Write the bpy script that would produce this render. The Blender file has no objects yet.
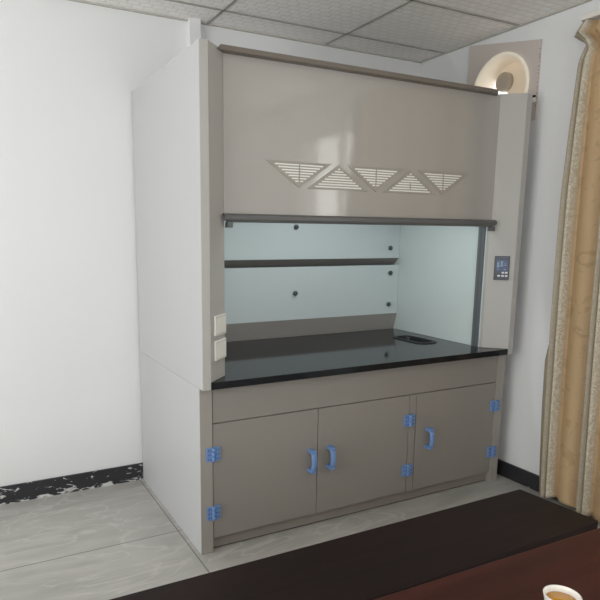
import bpy, bmesh, math, random
from mathutils import Vector, Matrix
random.seed(7)
SC = bpy.context.scene
COL = SC.collection
PI = math.pi

# ------------------------------------------------------------------ measured sizes (metres)
W = 2.020      # hood width
D = 1.040      # distance from the cabinet front to the back wall
YO = 0.0486    # hood front overhang
ZC = 0.8394    # top of cabinet / underside of worktop
ZT = 0.874     # worktop top
H = 2.350      # top of hood
C1, C2, D2 = 0.0411, 0.113, 0.1019   # corner posts: front strip, chamfer width, chamfer depth
WL = 0.064     # cabinet end stile
XR = W + 0.1082  # right wall
HC = 2.789     # ceiling
XIN0, XIN1 = C1 + C2, W - C1 - C2
YIN = -YO + D2
YB = D - 0.012   # back of furniture

# ------------------------------------------------------------------ materials
def srgb(c):
    return tuple(((v/255)/12.92 if v/255 <= .04045 else ((v/255+.055)/1.055)**2.4) for v in c) + (1,)

def mat(name, rgb, rough=.5, spec=.5, metal=0, noise=None, bump=None, coat=0, emit=None, estr=0):
    """noise=(scale, amount, stretch) mottles the colour; bump=(scale, strength)"""
    m = bpy.data.materials.new(name); m.use_nodes = True
    nt = m.node_tree; N = nt.nodes; L = nt.links
    b = N['Principled BSDF']
    c = srgb(rgb)
    b.inputs['Base Color'].default_value = c
    b.inputs['Roughness'].default_value = rough
    b.inputs['Specular IOR Level'].default_value = spec
    b.inputs['Metallic'].default_value = metal
    b.inputs['Coat Weight'].default_value = coat
    b.inputs['Coat Roughness'].default_value = .08
    if emit:
        b.inputs['Emission Color'].default_value = srgb(emit); b.inputs['Emission Strength'].default_value = estr
    tc = N.new('ShaderNodeTexCoord')
    if noise:
        mp = N.new('ShaderNodeMapping'); L.new(tc.outputs['Object'], mp.inputs['Vector'])
        mp.inputs['Scale'].default_value = noise[2] if len(noise) > 2 else (1, 1, 1)
        n = N.new('ShaderNodeTexNoise'); n.inputs['Scale'].default_value = noise[0]; n.inputs['Detail'].default_value = 5
        L.new(mp.outputs['Vector'], n.inputs['Vector'])
        mx = N.new('ShaderNodeMix'); mx.data_type = 'RGBA'
        mx.inputs['A'].default_value = tuple(v*(1-noise[1]) for v in c[:3])+(1,)
        mx.inputs['B'].default_value = tuple(min(1, v*(1+noise[1])) for v in c[:3])+(1,)
        L.new(n.outputs['Fac'], mx.inputs['Factor']); L.new(mx.outputs['Result'], b.inputs['Base Color'])
    if bump:
        n2 = N.new('ShaderNodeTexNoise'); n2.inputs['Scale'].default_value = bump[0]; n2.inputs['Detail'].default_value = 4
        L.new(tc.outputs['Object'], n2.inputs['Vector'])
        bp = N.new('ShaderNodeBump'); bp.inputs['Strength'].default_value = bump[1]; bp.inputs['Distance'].default_value = .01
        L.new(n2.outputs['Fac'], bp.inputs['Height']); L.new(bp.outputs['Normal'], b.inputs['Normal'])
    return m

M = {}
M['wall'] = mat('wall_paint', (229, 229, 230), .9, .2, noise=(1.3, .02), bump=(60, .05))
M['side'] = mat('hood_side_sheet', (187, 187, 188), .5, .4, noise=(1.5, .02))
M['post'] = mat('hood_post_sheet', (178, 175, 171), .45, .4, noise=(2, .02))
M['panel'] = mat('hood_gloss_panel', (175, 170, 165), .07, .8, noise=(3, .03, (1, 1, .3)), bump=(4.0, .11))
M['door'] = mat('cabinet_door_sheet', (142, 136, 130), .42, .4, noise=(3, .02))
M['carcass'] = mat('cabinet_carcass', (155, 149, 142), .5, .35, noise=(3, .02))
M['kick'] = mat('toe_kick_sheet', (140, 133, 125), .5, .3)
M['gap'] = mat('painted_gap_shade', (60, 56, 52), .9, .1)  # dark tone painted for the shade in the cabinet gaps
M['rail'] = mat('grey_rail', (100, 100, 100), .4, .4)
M['captrim'] = mat('grey_brown_trim', (124, 116, 108), .45, .35)
M['alu'] = mat('grey_track', (110, 116, 120), .35, .5, metal=.3)
M['liner'] = mat('white_liner', (205, 215, 213), .4, .4)
M['baffle'] = mat('pale_baffle', (196, 206, 206), .35, .45)
M['flap'] = mat('baffle_flap', (150, 146, 142), .5, .3)
M['screw'] = mat('dark_knob', (70, 78, 80), .35, .5)
M['top'] = mat('black_worktop', (28, 29, 32), .08, .28, noise=(8, .1))
M['black'] = mat('black_plastic', (14, 14, 15), .4, .4)
M['white'] = mat('white_plastic', (232, 229, 222), .4, .4)
M['whiteline'] = mat('plate_line', (190, 186, 180), .5, .3)
M['blue'] = mat('blue_plastic', (108, 140, 190), .35, .5)
M['bluedark'] = mat('blue_screw', (62, 92, 150), .4, .5)
M['ctrl'] = mat('control_face', (62, 64, 74), .35, .5)
M['lcd'] = mat('lcd', (48, 64, 98), .25, .5, emit=(56, 78, 118), estr=.15)
M['lcdmark'] = mat('lcd_mark', (110, 132, 158), .3, .5, emit=(110, 135, 165), estr=.1)
M['button'] = mat('button_white', (225, 225, 228), .4, .4)
M['ventframe'] = mat('vent_frame', (166, 159, 151), .4, .4)
M['louver'] = mat('vent_louver', (248, 247, 244), .5, .3)
M['ventback'] = mat('vent_back', (176, 169, 160), .8, .2)
M['cuff'] = mat('lamp_case', (235, 238, 240), .5, .3, emit=(225, 240, 245), estr=1.5)
M['fancream'] = mat('fan_cream_glow', (240, 230, 212), .6, .3, noise=(7, .06), emit=(240, 230, 214), estr=.18)  # faint glow stands in for outdoor light on the collar
M['fanback'] = mat('fan_back_glow', (222, 206, 184), .7, .2, noise=(6, .08), emit=(224, 208, 186), estr=.2)  # faint glow stands in for daylight coming through the plate
M['fanhub'] = mat('fan_hub', (176, 166, 154), .6, .3)
M['fanboard'] = mat('fan_board', (202, 192, 186), .6, .3, noise=(3, .03))
M['putty'] = mat('putty', (172, 146, 124), .9, .1, noise=(40, .25))
M['cup'] = mat('cup_white', (236, 232, 226), .25, .5)
M['tea'] = mat('tea', (206, 142, 16), .06, .25)
M['winframe'] = mat('window_frame_white', (225, 226, 226), .4, .4)
M['railwhite'] = mat('curtain_rail_white', (226, 222, 214), .5, .3)

def glass():
    m = bpy.data.materials.new('window_glass'); m.use_nodes = True
    nt = m.node_tree; N = nt.nodes; L = nt.links; N.clear()
    o = N.new('ShaderNodeOutputMaterial'); t = N.new('ShaderNodeBsdfTransparent'); g = N.new('ShaderNodeBsdfGlossy')
    g.inputs['Roughness'].default_value = .02; t.inputs['Color'].default_value = (.95, .97, .96, 1)
    x = N.new('ShaderNodeMixShader'); x.inputs[0].default_value = .06
    L.new(t.outputs[0], x.inputs[1]); L.new(g.outputs[0], x.inputs[2]); L.new(x.outputs[0], o.inputs[0])
    return m
M['glass'] = glass()

def wood(name, dark, light, rough):
    m = mat(name, dark, rough, .22)
    nt = m.node_tree; N = nt.nodes; L = nt.links; b = N['Principled BSDF']
    tc = N.new('ShaderNodeTexCoord'); mp = N.new('ShaderNodeMapping'); mp.inputs['Scale'].default_value = (.7, 9, 9)
    L.new(tc.outputs['Object'], mp.inputs['Vector'])
    n = N.new('ShaderNodeTexNoise'); n.inputs['Scale'].default_value = 2.2; n.inputs['Detail'].default_value = 8; n.inputs['Distortion'].default_value = .6
    L.new(mp.outputs['Vector'], n.inputs['Vector'])
    r = N.new('ShaderNodeValToRGB'); r.color_ramp.elements[0].position = .32; r.color_ramp.elements[1].position = .72
    r.color_ramp.elements[0].color = srgb(dark); r.color_ramp.elements[1].color = srgb(light)
    L.new(n.outputs['Fac'], r.inputs['Fac']); L.new(r.outputs['Color'], b.inputs['Base Color'])
    bp = N.new('ShaderNodeBump'); bp.inputs['Strength'].default_value = .04
    L.new(n.outputs['Fac'], bp.inputs['Height']); L.new(bp.outputs['Normal'], b.inputs['Normal'])
    return m
M['benchwood'] = wood('dark_bench_wood', (22, 12, 11), (40, 23, 21), .5)
M['tablewood'] = wood('red_brown_table_wood', (50, 19, 13), (70, 33, 24), .45)

def floor_mat():
    m = mat('grey_marble_tile', (172, 168, 160), .35, .4)
    nt = m.node_tree; N = nt.nodes; L = nt.links; b = N['Principled BSDF']
    g = N.new('ShaderNodeNewGeometry')
    mp = N.new('ShaderNodeMapping'); mp.inputs['Rotation'].default_value = (0, 0, .5); mp.inputs['Scale'].default_value = (1, 2.6, 1)
    L.new(g.outputs['Position'], mp.inputs['Vector'])
    n = N.new('ShaderNodeTexNoise'); n.inputs['Scale'].default_value = 2.1; n.inputs['Detail'].default_value = 9; n.inputs['Roughness'].default_value = .62; n.inputs['Distortion'].default_value = 1.1
    L.new(mp.outputs['Vector'], n.inputs['Vector'])
    r = N.new('ShaderNodeValToRGB')
    for i, (p_, c_) in enumerate([(.3, (158, 157, 152)), (.52, (174, 172, 167)), (.72, (184, 182, 177))]):
        e = r.color_ramp.elements[i] if i < 2 else r.color_ramp.elements.new(p_)
        e.position = p_; e.color = srgb(c_)
    L.new(n.outputs['Fac'], r.inputs['Fac'])
    # thin pale veins
    w = N.new('ShaderNodeTexNoise'); w.inputs['Scale'].default_value = 1.5; w.inputs['Detail'].default_value = 6; w.inputs['Distortion'].default_value = 1.6
    L.new(mp.outputs['Vector'], w.inputs['Vector'])
    s = N.new('ShaderNodeMath'); s.operation = 'SUBTRACT'; s.inputs[1].default_value = .5; L.new(w.outputs['Fac'], s.inputs[0])
    a = N.new('ShaderNodeMath'); a.operation = 'ABSOLUTE'; L.new(s.outputs[0], a.inputs[0])
    v = N.new('ShaderNodeMapRange'); v.inputs['From Min'].default_value = 0; v.inputs['From Max'].default_value = .02; v.inputs['To Min'].default_value = .45; v.inputs['To Max'].default_value = 0
    L.new(a.outputs[0], v.inputs['Value'])
    mx = N.new('ShaderNodeMix'); mx.data_type = 'RGBA'; mx.inputs['B'].default_value = srgb((205, 202, 196))
    L.new(v.outputs['Result'], mx.inputs['Factor']); L.new(r.outputs['Color'], mx.inputs['A'])
    # grout lines
    sx = N.new('ShaderNodeSeparateXYZ'); L.new(g.outputs['Position'], sx.inputs[0])
    def line(sock, off, pitch, half):
        ad = N.new('ShaderNodeMath'); ad.operation = 'ADD'; ad.inputs[1].default_value = -off + pitch*50 + pitch/2; L.new(sock, ad.inputs[0])
        md = N.new('ShaderNodeMath'); md.operation = 'MODULO'; md.inputs[1].default_value = pitch; L.new(ad.outputs[0], md.inputs[0])
        su = N.new('ShaderNodeMath'); su.operation = 'SUBTRACT'; su.inputs[1].default_value = pitch/2; L.new(md.outputs[0], su.inputs[0])
        ab = N.new('ShaderNodeMath'); ab.operation = 'ABSOLUTE'; L.new(su.outputs[0], ab.inputs[0])
        lt = N.new('ShaderNodeMath'); lt.operation = 'LESS_THAN'; lt.inputs[1].default_value = half; L.new(ab.outputs[0], lt.inputs[0])
        return lt.outputs[0]
    l1 = line(sx.outputs['X'], -.022, 2.4, .003); l2 = line(sx.outputs['Y'], .284, .8, .003)
    mm = N.new('ShaderNodeMath'); mm.operation = 'MAXIMUM'; L.new(l1, mm.inputs[0]); L.new(l2, mm.inputs[1])
    m2 = N.new('ShaderNodeMix'); m2.data_type = 'RGBA'; m2.inputs['B'].default_value = srgb((112, 108, 102))
    L.new(mm.outputs[0], m2.inputs['Factor']); L.new(mx.outputs['Result'], m2.inputs['A']); L.new(m2.outputs['Result'], b.inputs['Base Color'])
    return m
M['floor'] = floor_mat()

def tile_mat():
    m = mat('embossed_ceiling_tile', (232, 230, 224), .8, .2)
    nt = m.node_tree; N = nt.nodes; L = nt.links; b = N['Principled BSDF']
    g = N.new('ShaderNodeNewGeometry')
    br = N.new('ShaderNodeTexBrick'); br.inputs['Scale'].default_value = 1.0
    br.offset = 0.5; br.inputs['Brick Width'].default_value = .07; br.inputs['Row Height'].default_value = .05
    br.inputs['Mortar Size'].default_value = .006; br.inputs['Mortar Smooth'].default_value = .6
    br.inputs['Color1'].default_value = srgb((250, 248, 245)); br.inputs['Color2'].default_value = srgb((246, 244, 240)); br.inputs['Mortar'].default_value = srgb((236, 233, 228))
    L.new(g.outputs['Position'], br.inputs['Vector']); L.new(br.outputs['Color'], b.inputs['Base Color'])
    bp = N.new('ShaderNodeBump'); bp.inputs['Strength'].default_value = .5; bp.inputs['Distance'].default_value = .008; bp.invert = True
    L.new(br.outputs['Fac'], bp.inputs['Height']); L.new(bp.outputs['Normal'], b.inputs['Normal'])
    return m
M['tile'] = tile_mat()
M['grid'] = mat('ceiling_grid', (165, 162, 156), .6, .3)
M['corner'] = mat('ceiling_edge', (190, 187, 180), .6, .3)

def skirting():
    m = mat('black_skirting', (34, 34, 36), .35, .4)
    nt = m.node_tree; N = nt.nodes; L = nt.links; b = N['Principled BSDF']
    g = N.new('ShaderNodeNewGeometry'); mp = N.new('ShaderNodeMapping'); mp.inputs['Scale'].default_value = (1, 1, 2.6)
    L.new(g.outputs['Position'], mp.inputs['Vector'])
    n = N.new('ShaderNodeTexNoise'); n.inputs['Scale'].default_value = 11; n.inputs['Detail'].default_value = 7; n.inputs['Roughness'].default_value = .62; n.inputs['Distortion'].default_value = 1.0
    L.new(mp.outputs['Vector'], n.inputs['Vector'])
    sx = N.new('ShaderNodeSeparateXYZ'); L.new(g.outputs['Position'], sx.inputs[0])
    lo = N.new('ShaderNodeMapRange'); lo.inputs['From Min'].default_value = 0; lo.inputs['From Max'].default_value = .035; lo.inputs['To Min'].default_value = .10; lo.inputs['To Max'].default_value = 0
    L.new(sx.outputs['Z'], lo.inputs['Value'])
    hi = N.new('ShaderNodeMapRange'); hi.inputs['From Min'].default_value = .09; hi.inputs['From Max'].default_value = .108; hi.inputs['To Min'].default_value = 0; hi.inputs['To Max'].default_value = .05
    L.new(sx.outputs['Z'], hi.inputs['Value'])
    # peeling film only left of the hood (x below zero)
    lf = N.new('ShaderNodeMapRange'); lf.inputs['From Min'].default_value = 1.9; lf.inputs['From Max'].default_value = 2.0; lf.inputs['To Min'].default_value = 0; lf.inputs['To Max'].default_value = -.16
    L.new(sx.outputs['X'], lf.inputs['Value'])
    a1 = N.new('ShaderNodeMath'); L.new(n.outputs['Fac'], a1.inputs[0]); L.new(lo.outputs[0], a1.inputs[1])
    a2 = N.new('ShaderNodeMath'); L.new(a1.outputs[0], a2.inputs[0]); L.new(lf.outputs[0], a2.inputs[1])
    r = N.new('ShaderNodeValToRGB'); r.color_ramp.elements[0].position = .60; r.color_ramp.elements[1].position = .615
    r.color_ramp.elements[0].color = srgb((48, 48, 52)); r.color_ramp.elements[1].color = srgb((205, 205, 203))
    L.new(a2.outputs[0], r.inputs['Fac']); L.new(r.outputs['Color'], b.inputs['Base Color'])
    return m
M['skirt'] = skirting()

def curtain_mat():
    m = mat('gold_damask_cloth', (176, 146, 104), .5, .3)
    nt = m.node_tree; N = nt.nodes; L = nt.links; b = N['Principled BSDF']
    uv = N.new('ShaderNodeTexCoord'); sx = N.new('ShaderNodeSeparateXYZ'); L.new(uv.outputs['UV'], sx.inputs[0])
    # woven silver stripes: one pair per pleat (u counts pleats)
    fr = N.new('ShaderNodeMath'); fr.operation = 'FRACT'; L.new(sx.outputs['X'], fr.inputs[0])
    r = N.new('ShaderNodeValToRGB'); cr = r.color_ramp
    while len(cr.elements) < 6: cr.elements.new(.5)
    for e, (p_, v) in zip(cr.elements, [(0, .9), (.30, .85), (.34, .0), (.96, .0), (.985, .9), (1, .9)]):
        e.position = p_; e.color = (v, v, v, 1)
    L.new(fr.outputs[0], r.inputs['Fac'])
    mp = N.new('ShaderNodeMapping'); mp.inputs['Scale'].default_value = (11, 13, 1); L.new(uv.outputs['UV'], mp.inputs['Vector'])
    n = N.new('ShaderNodeTexNoise'); n.inputs['Scale'].default_value = 3.0; n.inputs['Detail'].default_value = 5; n.inputs['Distortion'].default_value = 2.0
    L.new(mp.outputs['Vector'], n.inputs['Vector'])
    dm = N.new('ShaderNodeValToRGB'); dm.color_ramp.elements[0].position = .45; dm.color_ramp.elements[1].position = .56
    L.new(n.outputs['Fac'], dm.inputs['Fac'])
    # stripe * (0.45 + 0.55*noise)
    k = N.new('ShaderNodeMapRange'); k.inputs['To Min'].default_value = .45; k.inputs['To Max'].default_value = 1.0; L.new(dm.outputs['Color'], k.inputs['Value'])
    mu = N.new('ShaderNodeMath'); mu.operation = 'MULTIPLY'; L.new(r.outputs['Color'], mu.inputs[0]); L.new(k.outputs[0], mu.inputs[1])
    # damask sprigs on the gold ground
    mp2 = N.new('ShaderNodeMapping'); mp2.inputs['Scale'].default_value = (1.0, 4.2, 1); L.new(uv.outputs['UV'], mp2.inputs['Vector'])
    n3 = N.new('ShaderNodeTexNoise'); n3.inputs['Scale'].default_value = 2.4; n3.inputs['Detail'].default_value = 3; n3.inputs['Distortion'].default_value = 1.6
    L.new(mp2.outputs['Vector'], n3.inputs['Vector'])
    sp = N.new('ShaderNodeValToRGB'); sp.color_ramp.elements[0].position = .56; sp.color_ramp.elements[1].position = .62
    sp.color_ramp.elements[0].color = srgb((200, 170, 132)); sp.color_ramp.elements[1].color = srgb((186, 158, 121))
    L.new(n3.outputs['Fac'], sp.inputs['Fac'])
    sc = N.new('ShaderNodeValToRGB'); ce = sc.color_ramp.elements
    while len(ce) < 6: ce.new(.5)
    for e, (p_, c_) in zip(ce, [(0, (172, 164, 150)), (.17, (184, 176, 162)), (.20, (112, 100, 80)), (.225, (112, 100, 80)), (.25, (222, 214, 198)), (1, (218, 210, 193))]):  # dark band paints the shade in the pleat crease
        e.position = p_; e.color = srgb(c_)
    L.new(fr.outputs[0], sc.inputs['Fac'])
    mx = N.new('ShaderNodeMix'); mx.data_type = 'RGBA'
    L.new(sc.outputs['Color'], mx.inputs['B'])
    gy = N.new('ShaderNodeMix'); gy.data_type = 'RGBA'; gy.inputs['B'].default_value = srgb((160, 146, 120))
    L.new(r.outputs['Color'], gy.inputs['Factor']); L.new(sp.outputs['Color'], gy.inputs['A'])
    L.new(mu.outputs[0], mx.inputs['Factor']); L.new(gy.outputs['Result'], mx.inputs['A']); L.new(mx.outputs['Result'], b.inputs['Base Color'])
    rg = N.new('ShaderNodeMapRange'); rg.inputs['To Min'].default_value = .6; rg.inputs['To Max'].default_value = .36; L.new(mu.outputs[0], rg.inputs['Value']); L.new(rg.outputs[0], b.inputs['Roughness'])
    # the cloth lets some daylight through
    o = [x for x in N if x.type == 'OUTPUT_MATERIAL'][0]
    t = N.new('ShaderNodeBsdfTranslucent'); L.new(mx.outputs['Result'], t.inputs['Color'])
    ms = N.new('ShaderNodeMixShader'); ms.inputs[0].default_value = .15
    L.new(b.outputs[0], ms.inputs[1]); L.new(t.outputs[0], ms.inputs[2]); L.new(ms.outputs[0], o.inputs['Surface'])
    return m
M['curtain'] = curtain_mat()

# ------------------------------------------------------------------ mesh helpers
class MB:
    def __init__(s): s.bm = bmesh.new(); s.mats = []; s.i = 0
    def use(s, m):
        if m not in s.mats: s.mats.append(m)
        s.i = s.mats.index(m); return s
    def face(s, vs, smooth=False):
        try: f = s.bm.faces.new(vs)
        except ValueError: return
        f.material_index = s.i; f.smooth = smooth
    def box(s, x0, x1, y0, y1, z0, z1):
        v = [s.bm.verts.new((x, y, z)) for x in (x0, x1) for y in (y0, y1) for z in (z0, z1)]
        for q in ((0, 1, 3, 2), (4, 6, 7, 5), (0, 4, 5, 1), (2, 3, 7, 6), (0, 2, 6, 4), (1, 5, 7, 3)):
            s.face([v[k] for k in q])
        return s
    def prism(s, pts, vec, smooth=False):
        """polygon pts (3-D) extruded by vec"""
        a = [s.bm.verts.new(p) for p in pts]; b = [s.bm.verts.new(Vector(p)+Vector(vec)) for p in pts]
        s.face(a[::-1]); s.face(b); n = len(a)
        for i in range(n): s.face([a[i], a[(i+1) % n], b[(i+1) % n], b[i]], smooth)
        return s
    def loft(s, rings, smooth=True, cap0=True, cap1=True):
        R = [[s.bm.verts.new(p) for p in r] for r in rings]; n = len(R[0])
        for a, b in zip(R, R[1:]):
            for i in range(n): s.face([a[i], a[(i+1) % n], b[(i+1) % n], b[i]], smooth)
        if cap0: s.face(R[0][::-1])
        if cap1: s.face(R[-1])
        return s
    def lathe(s, c, axis, prof, n=32, cap0=True, cap1=True):
        """prof: (radius, height along axis)"""
        ax = Vector(axis).normalized(); u = ax.orthogonal().normalized(); v = ax.cross(u); c = Vector(c)
        return s.loft([[c+ax*h+(u*math.cos(2*PI*i/n)+v*math.sin(2*PI*i/n))*r for i in range(n)] for r, h in prof], True, cap0, cap1)
    def tube(s, path, r, n=10):
        P = [Vector(p) for p in path]; rings = []
        for i, p in enumerate(P):
            t = (P[min(i+1, len(P)-1)]-P[max(i-1, 0)]).normalized()
            u = t.cross(Vector((.31, .9, .17))).normalized(); v = t.cross(u)
            rings.append([p+(u*math.cos(2*PI*k/n)+v*math.sin(2*PI*k/n))*r for k in range(n)])
        return s.loft(rings)
    def build(s, name, parent=None, bevel=0, seg=2, label=None):
        org = Vector(parent['_o']) if parent is not None else Vector((0, 0, 0))
        bmesh.ops.recalc_face_normals(s.bm, faces=s.bm.faces[:])
        bmesh.ops.translate(s.bm, verts=s.bm.verts[:], vec=-org)
        me = bpy.data.meshes.new(name); s.bm.to_mesh(me); s.bm.free()
        for m in s.mats: me.materials.append(m)
        o = bpy.data.objects.new(name, me); COL.objects.link(o)
        if parent is not None: o.parent = parent; o['_o'] = tuple(org)
        else: o['_o'] = (0.0, 0.0, 0.0)
        if bevel:
            b = o.modifiers.new('bevel', 'BEVEL'); b.width = bevel; b.segments = seg; b.limit_method = 'ANGLE'; b.angle_limit = math.radians(40)
        if label: o['label'] = label
        return o

def mb(m): return MB().use(M[m])
def thing(name, loc, label, cat, group=None):
    o = bpy.data.objects.new(name, None); COL.objects.link(o); o.location = loc; o['_o'] = tuple(loc)
    o.empty_display_size = .1; o['label'] = label; o['category'] = cat
    if group: o['group'] = group
    return o
def tag(o, label, cat):
    o['label'] = label; o['category'] = cat; return o
def structure(o): o['kind'] = 'structure'; return o
def sroot(name, loc):
    o = bpy.data.objects.new(name, None); COL.objects.link(o); o.location = loc; o['_o'] = tuple(loc); o['kind'] = 'structure'; return o

# ------------------------------------------------------------------ room
XL, YR = -3.3, -4.9
structure(mb('floor').box(XL-.15, XR+.15, YR-.15, D+.15, -.1, 0).build('floor'))
structure(mb('wall').box(XL-.15, XR+.15, D, D+.15, 0, HC+.25).build('wall_back'))
BW = (-2.7, .6, 1.0, 2.6)  # opening for the unseen rear window, added for its light
w = mb('wall')
w.box(XL-.15, BW[0], YR-.15, YR, 0, HC+.25).box(BW[1], XR+.15, YR-.15, YR, 0, HC+.25).box(BW[0], BW[1], YR-.15, YR, 0, BW[2]).box(BW[0], BW[1], YR-.15, YR, BW[3], HC+.25)
structure(w.build('wall_rear'))
# unseen left wall, wide window opening added to carry the daylight
LW = (-2.9, .35, .75, 2.5)
w = mb('wall')
w.box(XL-.15, XL, YR, LW[0], 0, HC+.25).box(XL-.15, XL, LW[1], D, 0, HC+.25).box(XL-.15, XL, LW[0], LW[1], 0, LW[2]).box(XL-.15, XL, LW[0], LW[1], LW[3], HC+.25)
structure(w.build('wall_left'))
# right wall: curtained window and the small fan window behind the hood
RW = (-2.75, -.62, .9, 2.5)
FW = (.05, .52, 2.232, 2.655)
w = mb('wall')
w.box(XR, XR+.15, YR, RW[0], 0, HC+.25).box(XR, XR+.15, RW[0], RW[1], 0, RW[2]).box(XR, XR+.15, RW[0], RW[1], RW[3], HC+.25)
w.box(XR, XR+.15, RW[1], FW[0], 0, HC+.25).box(XR, XR+.15, FW[0], FW[1], 0, FW[2]).box(XR, XR+.15, FW[0], FW[1], FW[3], HC+.25)
w.box(XR, XR+.15, FW[1], D, 0, HC+.25)
structure(w.build('wall_right'))

# ceiling: embossed tiles in a T-bar grid
c = sroot('ceiling', (0, 0, HC))
mb('tile').box(XL, XR, YR, D, HC, HC+.02).build('tile_panel', c)
g = mb('grid')
k = -6
for k in range(-6, 3):
    x = .468+.83*k
    if XL < x < XR-.02: g.box(x-.008, x+.008, YR, D, HC-.006, HC+.001)
for k in range(-9, 2):
    y = .785+.62*k
    if YR < y < D: g.box(XL, XR, y-.008, y+.008, HC-.006, HC+.001)
g.build('grid_bars', c)
g = mb('corner')
g.box(XL, XR, D-.022, D, HC-.008, HC).box(XR-.022, XR, YR, D, HC-.008, HC)
g.build('edge_trim', c)

# skirting
structure(mb('skirt').box(XL, XR, D-.012, D, 0, .108).build('baseboard_back'))
structure(mb('skirt').box(XR-.012, XR, YR, D-.012, 0, .1).build('baseboard_right'))

# windows
def window(name, axis_x, y0, y1, z0, z1, nm, xo):
    r = sroot(name, (axis_x, (y0+y1)/2, z0))
    f = mb('winframe'); t = .05
    f.box(xo-.03, xo+.03, y0, y1, z0, z0+t).box(xo-.03, xo+.03, y0, y1, z1-t, z1)
    for i in range(nm+1):
        y = y0+(y1-y0-t)*i/nm
        f.box(xo-.03, xo+.03, y, y+t, z0+t, z1-t)
    f.build('window_frame', r)
    mb('glass').box(xo-.003, xo+.003, y0+t, y1-t, z0+t, z1-t).build('window_pane', r)
    return r
window('window_1', XR, RW[0], RW[1], RW[2], RW[3], 3, XR+.09)
window('window_added_left', XL, LW[0], LW[1], LW[2], LW[3], 3, XL-.09)  # unseen window, added to carry daylight from the left

r = sroot('window_added_rear', ((BW[0]+BW[1])/2, YR, BW[2]))  # unseen rear window, added to light the ceiling and back wall
f = mb('winframe'); yo_ = YR-.08
f.box(BW[0], BW[1], yo_-.03, yo_+.03, BW[2], BW[2]+.05).box(BW[0], BW[1], yo_-.03, yo_+.03, BW[3]-.05, BW[3])
for i in range(5):
    x = BW[0]+(BW[1]-BW[0]-.05)*i/4; f.box(x, x+.05, yo_-.03, yo_+.03, BW[2]+.05, BW[3]-.05)
f.build('window_frame', r)
mb('glass').box(BW[0]+.05, BW[1]-.05, yo_-.003, yo_+.003, BW[2]+.05, BW[3]-.05).build('window_pane', r)

# fan window: painted board with a round opening
r = sroot('window_3', (XR, .28, FW[2]))
fc = Vector((XR+.02, .283, 2.445)); FR = .205
b = MB().use(M['fanboard'])
n = 72; BY0, BY1, BZ0 = .004, .562, 2.226
def ztop(y): return 2.668+(y-BY0)*.19
hole, outer = [], []
for i in range(n):
    a = 2*PI*i/n; ca, sa = math.cos(a), math.sin(a)
    hole.append((fc.y+FR*ca, fc.z+FR*sa))
    t_ = 9
    if ca > 1e-6: t_ = min(t_, (BY1-fc.y)/ca)
    if ca < -1e-6: t_ = min(t_, (BY0-fc.y)/ca)
    if sa < -1e-6: t_ = min(t_, (BZ0-fc.z)/sa)
    k_ = sa-.19*ca
    if k_ > 1e-6: t_ = min(t_, (ztop(fc.y)-fc.z)/k_)
    outer.append((fc.y+t_*ca, fc.z+t_*sa))
for (yy, zz) in ((BY0, ztop(BY0)), (BY1, ztop(BY1)), (BY0, BZ0), (BY1, BZ0)):   # snap to the true corners
    k_ = min(range(n), key=lambda q: (outer[q][0]-yy)**2+(outer[q][1]-zz)**2); outer[k_] = (yy, zz)
V = lambda L_, xx: [b.bm.verts.new((xx, q[0], q[1])) for q in L_]
i0, o0, i1, o1 = V(hole, XR-.009), V(outer, XR-.009), V(hole, XR-.0005), V(outer, XR-.0005)
for i in range(n):
    j = (i+1) % n
    b.face([i0[i], i0[j], o0[j], o0[i]]); b.face([i1[i], o1[i], o1[j], i1[j]]); b.face([i0[i], i1[i], i1[j], i0[j]], True); b.face([o0[i], o0[j], o1[j], o1[i]])
b.build('board', r)
p = MB().use(M['putty'])
for i in range(16):
    z = 2.28+.022*i+random.uniform(-.006, .006); h = random.uniform(.004, .012)
    p.box(XR-.0105, XR-.009, BY0+random.uniform(0, .002), BY0+.005+random.uniform(0, .004), z, z+h)
p.build('putty_line', r)
# exhaust fan in the round opening
t = thing('exhaust_fan', (XR+.05, fc.y, fc.z), 'round cream exhaust fan in the small window high up behind the hood', 'fan')
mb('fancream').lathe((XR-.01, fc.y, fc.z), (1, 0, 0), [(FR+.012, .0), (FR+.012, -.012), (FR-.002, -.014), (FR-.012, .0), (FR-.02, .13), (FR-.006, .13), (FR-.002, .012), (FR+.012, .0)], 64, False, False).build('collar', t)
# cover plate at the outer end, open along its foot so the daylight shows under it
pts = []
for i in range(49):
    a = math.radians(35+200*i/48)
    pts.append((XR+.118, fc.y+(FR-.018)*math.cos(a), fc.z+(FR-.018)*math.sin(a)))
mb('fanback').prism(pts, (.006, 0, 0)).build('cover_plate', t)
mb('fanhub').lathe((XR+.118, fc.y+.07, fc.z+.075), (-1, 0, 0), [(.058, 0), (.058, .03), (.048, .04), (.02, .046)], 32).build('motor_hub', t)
# latch on the board's edge
t = thing('window_latch', (XR-.006, .02, 2.335), 'tiny white latch with a dark tip on the fan window edge', 'latch')
mb('white').box(XR-.022, XR-.0095, .008, .034, 2.325, 2.352).build('catch', t, .003)
mb('black').box(XR-.020, XR-.0105, .012, .03, 2.352, 2.364).build('tip', t)

# white cable trunking above the hood in the corner of the back wall
structure(mb('wall').box(.345, .412, D-.05, D, H+.001, HC).build('trim_1'))

# ------------------------------------------------------------------ base cabinet
t = thing('base_cabinet', (W/2, D/2, 0), 'grey three-door laboratory cabinet under the black worktop', 'cabinet')
for x0 in (0, W-WL):
    mb('carcass' if x0 else 'side').box(x0, x0+WL, 0.0, YB, 0, ZC-.001).build('end_panel', t, .002)
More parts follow.
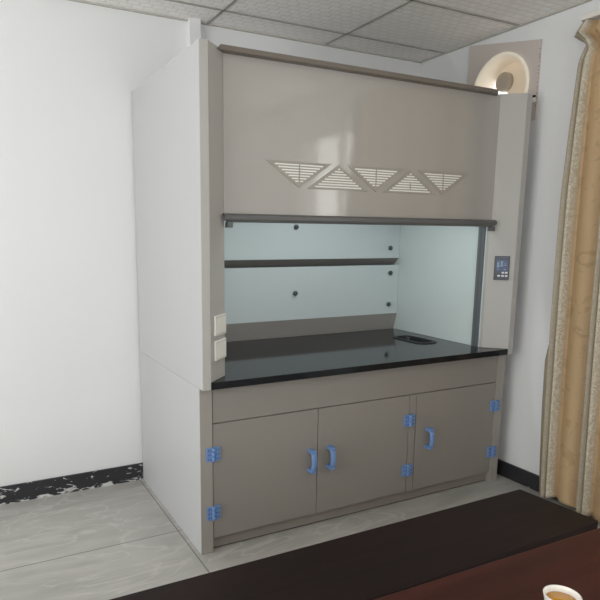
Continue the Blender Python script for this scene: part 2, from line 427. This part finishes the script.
# front faces of the end panels are the greyer sheet
for x0 in (0, W-WL):
    mb('carcass').box(x0+.001, x0+WL-.001, -.003, .0005, 0, ZC-.002).build('stile', t, .001)
mb('gap').box(WL, W-WL, .022, YB, .075, ZC-.002).build('carcass', t)
k_ = mb('kick'); k_.box(WL, W-WL, .03, .046, .007, .075); k_.use(M['gap']).box(WL, W-WL, .034, .046, 0, .007); k_.build('toe_kick', t)  # dark strip at the floor paints the shadow line under the kick
mb('door').box(WL+.003, W-WL-.003, .002, .022, .661, ZC-.002).build('apron', t, .0015)
mb('door').box(1.2745, 1.3215, .002, .022, .071, .6565).build('mullion', t, .0015)
def hinge(parent, xs, z, flip):
    """blue plastic butt hinge: a leaf on each side of xs, knuckle between, screws"""
    h = mb('blue'); s = -1 if flip else 1
    def bx(a, b_, y0, y1, z0, z1): h.box(min(xs+s*a, xs+s*b_), max(xs+s*a, xs+s*b_), y0, y1, z0, z1)
    bx(-.034, -.006, -.011, -.003, z-.034, z+.034)
    bx(.006, .036, -.011, .003, z-.034, z+.034)
    for k in range(3):
        zz = z-.034+k*.0235
        h.lathe((xs, -.012, zz), (0, 0, 1), [(.0095, 0), (.0095, .021)], 14)
    h.use(M['bluedark'])
    for a in (-.025, -.012, .014, .028):
        for dz in (-.022, 0, .022):
            h.lathe((xs+s*a, -.011, z+dz), (0, -1, 0), [(.0042, 0), (.0042, .0015)], 10)
    return h.build('hinge', parent, .0015, 1)
def handle(parent, x, z, s):
    """blue bow handle, slightly curved"""
    h = mb('blue'); L_ = .053
    rings = []
    for i in range(15):
        a = -1+2*i/14
        if abs(a) > .78: y = -.004-.042*(1-(abs(a)-.78)/.22)**.6
        else: y = -.046-.006*(1-(a/.78)**2)
        wd = .014 if abs(a) < .9 else .016; dp = .008
        zz = z+a*L_
        rings.append([(x-wd, y+dp*.6, zz), (x-wd*.6, y-dp*.6, zz), (x+wd*.6, y-dp*.6, zz), (x+wd, y+dp*.6, zz), (x+wd, y+dp*1.6, zz), (x-wd, y+dp*1.6, zz)])
    h.loft(rings)
    for a in (-1, 1):
        h.box(x-.014, x+.014, -.043, .004, z+a*L_-.009, z+a*L_+.009)
    return h.build('handle', parent, .003, 2)
DOORS = [(WL+.003, .6575, WL, False, .613), (.6615, 1.2705, 1.2725, True, .730), (1.3255, W-WL-.003, W-WL-.001, True, 1.413)]
for x0, x1, xh, flip, hx in DOORS:
    dr = mb('door').box(x0, x1, .002, .021, .073, .6565).build('door', t, .0015)
    hinge(dr, xh, .51, flip); hinge(dr, xh, .21, flip)
    handle(dr, hx, .385, 1)

# ------------------------------------------------------------------ worktop
t = thing('worktop', (W/2, D/2, ZC), 'glossy black slab worktop with a small cup sink at the right', 'worktop')
SX0, SX1, SY0, SY1 = 1.605, 1.75, .305, .595
tp = mb('top')
pts_o = [(C1+.001, -YO), (W-C1-.001, -YO), (W-C1-.001, YB-.002), (C1+.001, YB-.002)]
for (a, b_, c_, d_) in ((C1+.001, SX0, -YO, YB-.002), (SX1, W-C1-.001, -YO, YB-.002), (SX0, SX1, -YO, SY0), (SX0, SX1, SY1, YB-.002)):
    tp.box(a, b_, c_, d_, ZC+.0005, ZT)
bmesh.ops.remove_doubles(tp.bm, verts=tp.bm.verts[:], dist=.00005)
tp.build('slab', t)
def rrect(x0, x1, y0, y1, r, z, n=8):
    o = []
    for cx, cy, a0 in ((x1-r, y1-r, 0), (x0+r, y1-r, 90), (x0+r, y0+r, 180), (x1-r, y0+r, 270)):
        for i in range(n+1):
            a = math.radians(a0+90*i/n); o.append((cx+r*math.cos(a), cy+r*math.sin(a), z))
    return o
sk = mb('black')
sk.loft([rrect(SX0-.012, SX1+.012, SY0-.012, SY1+.012, .06, ZT), rrect(SX0-.01, SX1+.01, SY0-.01, SY1+.01, .06, ZT+.005), rrect(SX0+.008, SX1-.008, SY0+.008, SY1-.008, .055, ZT+.005),
         rrect(SX0+.014, SX1-.014, SY0+.014, SY1-.014, .05, ZT-.01), rrect(SX0+.02, SX1-.02, SY0+.02, SY1-.02, .045, ZC+.002)], True, False, True)
sk.build('cup_sink', t, label='black oval cup sink let into the worktop')

# ------------------------------------------------------------------ fume hood
t = thing('fume_hood', (W/2, D/2, ZC), 'tall grey-white fume hood with open sash on the black worktop', 'fume hood')
for s in (0, 1):
    X = (lambda x: W-x) if s else (lambda x: x)
    # outer side panel, standing beside the worktop
    a, b_ = sorted((X(0), X(C1)))
    mb('side').box(a, b_, -YO+.004, YB, ZC, H).build('side_panel', t, .0015)
    # corner post: front strip + chamfer towards the opening
    m_ = mb('post')
    a, b_ = sorted((X(0.0005), X(C1)))
    m_.box(a, b_, -YO, -YO+.006, ZC, H-.0005)
    m_.prism([(X(C1), -YO, ZT+.001), (X(C1+C2), YIN, ZT+.001), (X(C1+C2), YIN+.02, ZT+.001), (X(C1), YIN+.02, ZT+.001)], (0, 0, H-ZT-.001))
    m_.build('corner_post', t, .0015)
    # inner liner
    a, b_ = sorted((X(C1+C2-.012), X(C1+C2)))
    mb('liner').box(a, b_, YIN+.021, YB-.02, ZT+.001, H-.03).build('inner_liner', t)
    # sash track standing on the liner
    a, b_ = sorted((X(C1+C2+.0005), X(C1+C2+.012)))
    tr = mb('alu'); tr.box(a, b_, .082, .128, ZT+.001, 1.66)
    tr.use(M['rail']); a2, b2 = sorted((X(C1+C2+.012), X(C1+C2+.014))); tr.box(a2, b2, .098, .112, ZT+.001, 1.66)
    tr.build('sash_track', t, label='dark grey sash track')
mb('liner').box(XIN0, XIN1, YB-.019, YB-.004, ZT+.001, H-.03).build('rear_liner', t)
mb('side').box(C1, W-C1, .06, YB, H-.028, H-.002).build('roof', t)
mb('panel').box(XIN0-.004, XIN1+.004, .047, .062, 1.61, H-.008).build('front_panel', t, .001)
# dark ledge along the top, ends mitred onto the posts
def xch(y): return C1+(y+YO)/D2*C2       # chamfer x at depth y
y0, y1 = .0, .0465
m_ = mb('captrim')
A = [(XIN0, y1, 2.336), (.100, y0, 2.336), (1.800, y0, 2.336), (1.845, y1, 2.336)]
B = [(XIN0, y1, 2.354), (.116, y0-.01, 2.354), (1.787, y0-.01, 2.354), (1.845, y1, 2.354)]
m_.loft([A, B], False).build('top_ledge', t)
# sash rail at the foot of the panel with its end tabs
m_ = mb('rail')
prof = [(.046, 1.645), (.02, 1.643), (.008, 1.634), (.008, 1.618), (.018, 1.606), (.046, 1.604)]
xa, xb = XIN0-.012, XIN1+.006
m_.loft([[(xa+(.02 if z < 1.612 else 0)+max(0, (.03-y))*-0.2, y, z) for y, z in prof], [(xb-(.02 if z < 1.612 else 0), y, z) for y, z in prof]], False)
m_.build('sash_rail', t, .001)
for xx in (XIN0+.001, XIN1-.027):
    mb('rail').box(xx, xx+.026, .012, .046, 1.580, 1.605).build('rail_tab', t, .002)
# triangular vents
VZ0, VZ1, VW = 1.773, 1.897, .184
for i in range(5):
    cx = .547+.2305*i; up = i % 2 == 1
    zb, za = (VZ0, VZ1) if up else (VZ1, VZ0)
    T = [Vector((cx-VW, .0465, zb)), Vector((cx+VW, .0465, zb)), Vector((cx, .0465, za))]
    cen = Vector((cx, .0465, (2*zb+za)/3))
    inn = [cen+(p_-cen)*.82 for p_ in T]
    f = mb('ventframe')
    off = Vector((0, -.0035, 0))
    vo0 = [f.bm.verts.new(p_) for p_ in T]; vo = [f.bm.verts.new(cen+(p_-cen)*.975+off) for p_ in T]; vi = [f.bm.verts.new(p_+off*.9) for p_ in inn]; vi0 = [f.bm.verts.new(p_) for p_ in inn]
    for k in range(3):
        j = (k+1) % 3
        f.face([vo0[k], vo0[j], vo[j], vo[k]]); f.face([vo[k], vo[j], vi[j], vi[k]]); f.face([vi[k], vi[j], vi0[j], vi0[k]])
    fr = f.build('vent_grille', t)
    lv = mb('ventback'); lv.prism([p_+Vector((0, -.0002, 0)) for p_ in inn], (0, -.0006, 0)); lv.use(M['louver'])
    z0, z1 = min(p_.z for p_ in inn), max(p_.z for p_ in inn); n = 8
    half0 = (inn[1].x-inn[0].x)/2
    for k in range(n):
        za_, zb_ = z0+(z1-z0)*(k+.15)/n, z0+(z1-z0)*(k+.62)/n
        zm = (zb_ if up else za_)
        q = (z1-zm)/(z1-z0) if up else (zm-z0)/(z1-z0)
        hw = half0*q
        if hw > .004:
            lv.prism([(cx-hw, .0452, za_), (cx+hw, .0452, za_), (cx+hw, .0438, zb_), (cx-hw, .0438, zb_)], (0, -.0006, 0))
    if not up or i == 3:
        lv.use(M['ventframe']); lv.box(cx-.003, cx+.003, .0425, .0455, z0+.01, z1-.002 if not up else z0+.05)
    lv.build('louver', fr)
# baffles
YBF = .863
m_ = mb('baffle'); m_.box(XIN0+.012, XIN1-.002, YBF, YBF+.008, 1.392, 2.2)
bu = m_.build('baffle', t, .001)
m_ = mb('flap'); m_.prism([(XIN0+.012, YBF+.001, 1.3915), (XIN0+.012, YBF+.008, 1.3915), (XIN0+.012, .935, 1.35), (XIN0+.012, .93, 1.345)], (XIN1-XIN0-.014, 0, 0)); m_.build('lip', bu)
m_ = mb('baffle'); m_.box(XIN0+.012, XIN1-.002, YBF, YBF+.008, .994, 1.343)
bl = m_.build('baffle', t, .001)
m_ = mb('flap'); m_.prism([(XIN0+.012, YBF+.001, .9935), (XIN0+.012, YBF+.008, .9935), (XIN0+.012, .902, ZT+.001), (XIN0+.012, .895, ZT+.001)], (XIN1-XIN0-.014, 0, 0)); m_.build('lip', bl)
def knob(x, z, parent):
    mb('screw').lathe((x, YBF, z), (0, -1, 0), [(.012, 0), (.016, .003), (.016, .012), (.012, .018), (.006, .02)], 20).build('knob', parent)
knob(1.004, 1.60, bu); knob(1.776, 1.463, bu); knob(.30, 1.463, bu)
knob(1.004, 1.171, bl); knob(1.785, 1.287, bl); knob(1.780, 1.062, bl); knob(.3, 1.287, bl); knob(.3, 1.062, bl)
# lamp inside the hood, behind the front panel
mb('cuff').box(.55, 1.5, .20, .30, 2.02, 2.06).build('work_lamp', t, .004)
# sockets on the left chamfer, control panel on the right chamfer
def chamfer_frame(right):
    if right: o = Vector((W-C1, -YO, 0)); u = Vector((-C2, D2, 0)); n = Vector((-D2, -C2, 0))
    else: o = Vector((C1, -YO, 0)); u = Vector((C2, D2, 0)); n = Vector((D2, -C2, 0))
    return o, u.normalized(), n.normalized()
def plate(m_, fr, u0, u1, z0, z1, n0, n1):
    o, u, n = fr
    V = [m_.bm.verts.new(o+u*a+n*c_+Vector((0, 0, b_))) for a in (u0, u1) for c_ in (n0, n1) for b_ in (z0, z1)]
    for q in ((0, 1, 3, 2), (4, 6, 7, 5), (0, 4, 5, 1), (2, 3, 7, 6), (0, 2, 6, 4), (1, 5, 7, 3)): m_.face([V[k] for k in q])
    return m_
FL, FRR = chamfer_frame(False), chamfer_frame(True)
for z0, z1 in ((1.087, 1.181), (.971, 1.064)):
    s_ = plate(mb('white'), FL, .03, .147, z0, z1, .0003, .011).build('socket_plate', t, .003)
    zc_ = (z0+z1)/2
    q = mb('whiteline'); plate(q, FL, .036, .141, z0+.007, z1-.007, .011, .0118); q.build('face_ridge', s_)
    q = mb('white'); plate(q, FL, .039, .138, z0+.010, z1-.010, .0112, .0128); q.build('cover_flap', s_)
cp = plate(mb('ctrl'), FRR, .028, .113, 1.292, 1.434, .0003, .008).build('control_panel', t, .002)
plate(mb('lcd'), FRR, .040, .102, 1.345, 1.412, .008, .0088).build('screen', cp)
q = mb('lcdmark')
for u0, u1, z0, z1 in ((.086, .098, 1.366, 1.398), (.066, .078, 1.375, 1.404), (.062, .083, 1.372, 1.378), (.046, .058, 1.386, 1.39), (.046, .058, 1.377, 1.381), (.046, .06, 1.352, 1.357), (.088, .098, 1.352, 1.357)):
    plate(q, FRR, u0, u1, z0, z1, .0088, .0092)
q.build('screen_mark', cp)
for u_, z_ in ((.063, 1.336), (.044, 1.336), (.085, 1.317), (.063, 1.317), (.043, 1.317)):
    plate(mb('button'), FRR, u_-.0075, u_+.0075, z_-.005, z_+.005, .008, .0105).build('button', cp, .001)
q = mb('lcdmark')
for k in range(6): plate(q, FRR, .042+.011*k, .046+.011*k, 1.421, 1.426, .008, .0086)
q.build('indicator_row', cp)

# ------------------------------------------------------------------ curtain
def curtain():
    bm = bmesh.new(); uvl = bm.loops.layers.uv.new('uv')
    y_start, y_end = -.30, -1.66; pitch = .215
    nz, nu = 110, 230
    zt, zb = 2.655, .03
    rows = []
    for j in range(nz+1):
        f = j/nz
        z = zt-(zt-zb)*f
        row = []
        for i in range(nu+1):
            s = i/nu; ph = s*(y_start-y_end)/pitch     # pleat count
            yy = y_start+(y_end-y_start)*s
            # left hem: flares at heading, is gathered under it, falls out again
            e = 0
            if z > 2.54: e = .062*max(0, 1-abs(z-2.607)/.06)
            gather = math.exp(-((z-2.53)/.05)**2)*-.03
            drift = -.012*math.sin(f*3.0)+(.012 if z < .9 else 0)*min(1, (.9-z)/.6)
            fall = math.exp(-s*9)
            yy += (e+gather+.02*math.sin(f*2.6))*fall - .03*f*f*(1-s)
            q = (ph+.03*math.sin(f*2.4+ph*1.3)) % 1.0; k0 = int(ph)
            big = 1+.25*math.sin(k0*2.1+1)
            # a doubled silver pleat standing out, then a broad gold panel bowed gently forward
            if q < .36: w_ = (.5-.5*math.cos(2*PI*q/.36))**.7*(1-.45*math.exp(-((q-.20)/.035)**2))
            else: w_ = .42*math.sin(PI*(q-.36)/.64)
            amp = .075*big*(.55+.5*min(1, f*3))
            xx = 2.075-amp*w_-.006*math.sin(5*ph+f*4)
            if z > 2.53: xx += .018*math.sin(2*PI*ph*3)
            zz = z
            if j == nz: zz += .012*math.sin(ph*3.1)
            row.append(bm.verts.new((min(xx, XR-.03), yy, zz)))
        rows.append(row)
    for j in range(nz):
        for i in range(nu):
            fc_ = bm.faces.new([rows[j][i], rows[j][i+1], rows[j+1][i+1], rows[j+1][i]]); fc_.smooth = True
            for lp, (a, b_) in zip(fc_.loops, ((i, j), (i+1, j), (i+1, j+1), (i, j+1))):
                lp[uvl].uv = (a/nu*(1.36/.215)+.03*math.sin(b_/nz*2.4+a/nu*(1.36/.215)*1.3), (1-b_/nz)*2.62)
    me = bpy.data.meshes.new('drape'); bm.to_mesh(me); bm.free(); me.materials.append(M['curtain'])
    return me
t = thing('curtain', (2.045, -.98, 0), 'gold damask curtain with silvery pleats hanging on the right wall', 'curtain')
o = bpy.data.objects.new('drape', curtain()); COL.objects.link(o); o.parent = t
o.location = (-2.045, .98, 0)
so = o.modifiers.new('cloth', 'SOLIDIFY'); so.thickness = .002
# the turned-back side hem that bulges out below the sill
hm = MB().use(M['curtain'])
rings = []
for i in range(16):
    f = i/15; z = .955-.92*f
    yo_ = -.285-.035*f*f
    bul = .026*min(1, f*9)*(1-.25*f)
    cxx = 2.052
    rings.append([(cxx+.012, yo_-.045, z), (cxx-.016, yo_-.035, z), (cxx-.022, yo_-.005+bul*.5, z), (cxx-.008, yo_+bul, z+.004), (cxx+.012, yo_+bul*.7, z)])
hm.loft(rings, True)
o = hm.build('side_hem', t)
uvl = o.data.uv_layers.new(name='uv')
for lp in o.data.loops:
    v = o.data.vertices[lp.vertex_index].co; uvl.data[lp.index].uv = (.06+v.y*.25, v.z)
t = thing('curtain_rail', (2.06, -1.6, 2.67), 'white curtain rail on the right wall above the gold curtain', 'rail')
mb('railwhite').box(2.03, 2.075, -3.0, -.30, 2.662, 2.69).build('track', t, .003)
for y in (-.5, -1.5, -2.5): mb('railwhite').box(2.07, XR, y-.02, y+.02, 2.664, 2.688).build('bracket', t)

# ------------------------------------------------------------------ bench, table, cup
t = thing('bench', (.25, -1.04, 0), 'long dark brown wooden bench in front of the lab cabinet', 'bench')
m_ = mb('benchwood').prism([(-1.3, -.848, .41), (1.180, -.848, .41), (1.211, -1.196, .41), (-1.3, -1.222, .41)], (0, 0, .04)); m_.build('seat', t, .004)
for x in (-1.15, 1.0):
    for y in (-1.16, -.90): mb('benchwood').box(x-.03, x+.03, y-.03, y+.03, 0, .41).build('leg', t, .004)
    mb('benchwood').box(x-.02, x+.02, -1.13, -.93, .30, .36).build('stretcher', t, .003)
mb('benchwood').box(-1.13, .98, -1.06, -1.02, .30, .36).build('rail', t, .003)
t = thing('tea_table', (-.3, -1.95, 0), 'reddish brown wooden table in the foreground with a cup on it', 'table')
mb('tablewood').prism([(-1.45, -1.547, .71), (.72, -1.591, .71), (.705, -2.34, .71), (-1.465, -2.30, .71)], (0, 0, .04)).build('tabletop', t, .004)
for x in (-1.36, .63):
    for y in (-2.26, -1.66): mb('tablewood').box(x-.035, x+.035, y-.035, y+.035, 0, .71).build('leg', t, .004)
mb('tablewood').box(-1.36, .63, -1.675, -1.65, .62, .71).box(-1.36, .63, -2.27, -2.245, .62, .71).build('apron', t, .002)
cx, cy = .118, -1.812
t = thing('tea_cup', (cx, cy, .75), 'small white cup of amber tea on the red-brown table', 'cup')
mb('cup').lathe((cx, cy, .7505), (0, 0, 1), [(.0, .0), (.018, .0), (.02, .004), (.024, .008), (.031, .03), (.0368, .0585), (.0372, .060), (.0345, .060), (.0335, .0565), (.029, .032), (.021, .011), (.0, .010)], 40, False, False).build('bowl', t)
mb('tea').lathe((cx, cy, .7505), (0, 0, 1), [(.0315, .046), (.0322, .0475), (.001, .0475)], 40).build('tea', t, label='amber tea filling the cup')

# ------------------------------------------------------------------ light
wd = bpy.data.worlds.new('daylight'); SC.world = wd; wd.use_nodes = True
bg = wd.node_tree.nodes['Background']; bg.inputs[0].default_value = (1, .995, 1, 1); bg.inputs[1].default_value = 1.45
def area(name, loc, tgt, sx, sy, power, col):
    l = bpy.data.lights.new(name, 'AREA'); l.shape = 'RECTANGLE'; l.size = sx; l.size_y = sy; l.energy = power; l.color = col
    o = bpy.data.objects.new(name, l); COL.objects.link(o); o.location = loc
    o.rotation_euler = (Vector(tgt)-Vector(loc)).to_track_quat('-Z', 'Y').to_euler(); return o
area('added_daylight_left', (XL-.2, (LW[0]+LW[1])/2, 1.65), (0, (LW[0]+LW[1])/2, 3.0), 3.1, 1.7, 90, (1, .99, .99))  # lamp for the added left window, tilted up to brighten the ceiling
area('window_daylight_right', (XR+.25, (RW[0]+RW[1])/2, 1.7), (0, (RW[0]+RW[1])/2, 1.72), 2.1, 1.55, 34, (1, .96, .9))
area('added_daylight_rear', ((BW[0]+BW[1])/2, YR-.25, 1.8), ((BW[0]+BW[1])/2, 0, 4.4), 3.1, 1.5, 62, (1, .99, .99))  # lamp for the added rear window, aimed high to lift the upper room
area('hood_lamp', (1.02, .25, 2.01), (1.02, .42, .9), .9, .09, 4.5, (.92, .98, 1.0))
# ------------------------------------------------------------------ camera
cam = bpy.data.cameras.new('camera'); co = bpy.data.objects.new('camera', cam); COL.objects.link(co); SC.camera = co
yaw, pit, rol, f, pcx, pcy = .4784, .1731, .0072, 595.0083, 268.1044, 339.0238
fw0 = Vector((math.sin(yaw), math.cos(yaw), 0)); r0 = Vector((math.cos(yaw), -math.sin(yaw), 0)); up = Vector((0, 0, 1))
fw = math.cos(pit)*fw0-math.sin(pit)*up; u0 = math.sin(pit)*fw0+math.cos(pit)*up
r2 = math.cos(rol)*r0+math.sin(rol)*u0; u2 = -math.sin(rol)*r0+math.cos(rol)*u0
R = Matrix((r2, u2, -fw)).transposed()
co.matrix_world = Matrix.Translation((-.9541, -2.534, 1.5475)) @ R.to_4x4()
cam.sensor_width = 36; cam.sensor_fit = 'HORIZONTAL'; cam.lens = f/600*36
cam.shift_x = (300-pcx)/600; cam.shift_y = (pcy-300)/600
cam.clip_start = .02
SC.view_settings.view_transform = 'Standard'; SC.view_settings.look = 'None'; SC.view_settings.exposure = 0
for o in list(bpy.data.objects):
    if '_o' in o: del o['_o']
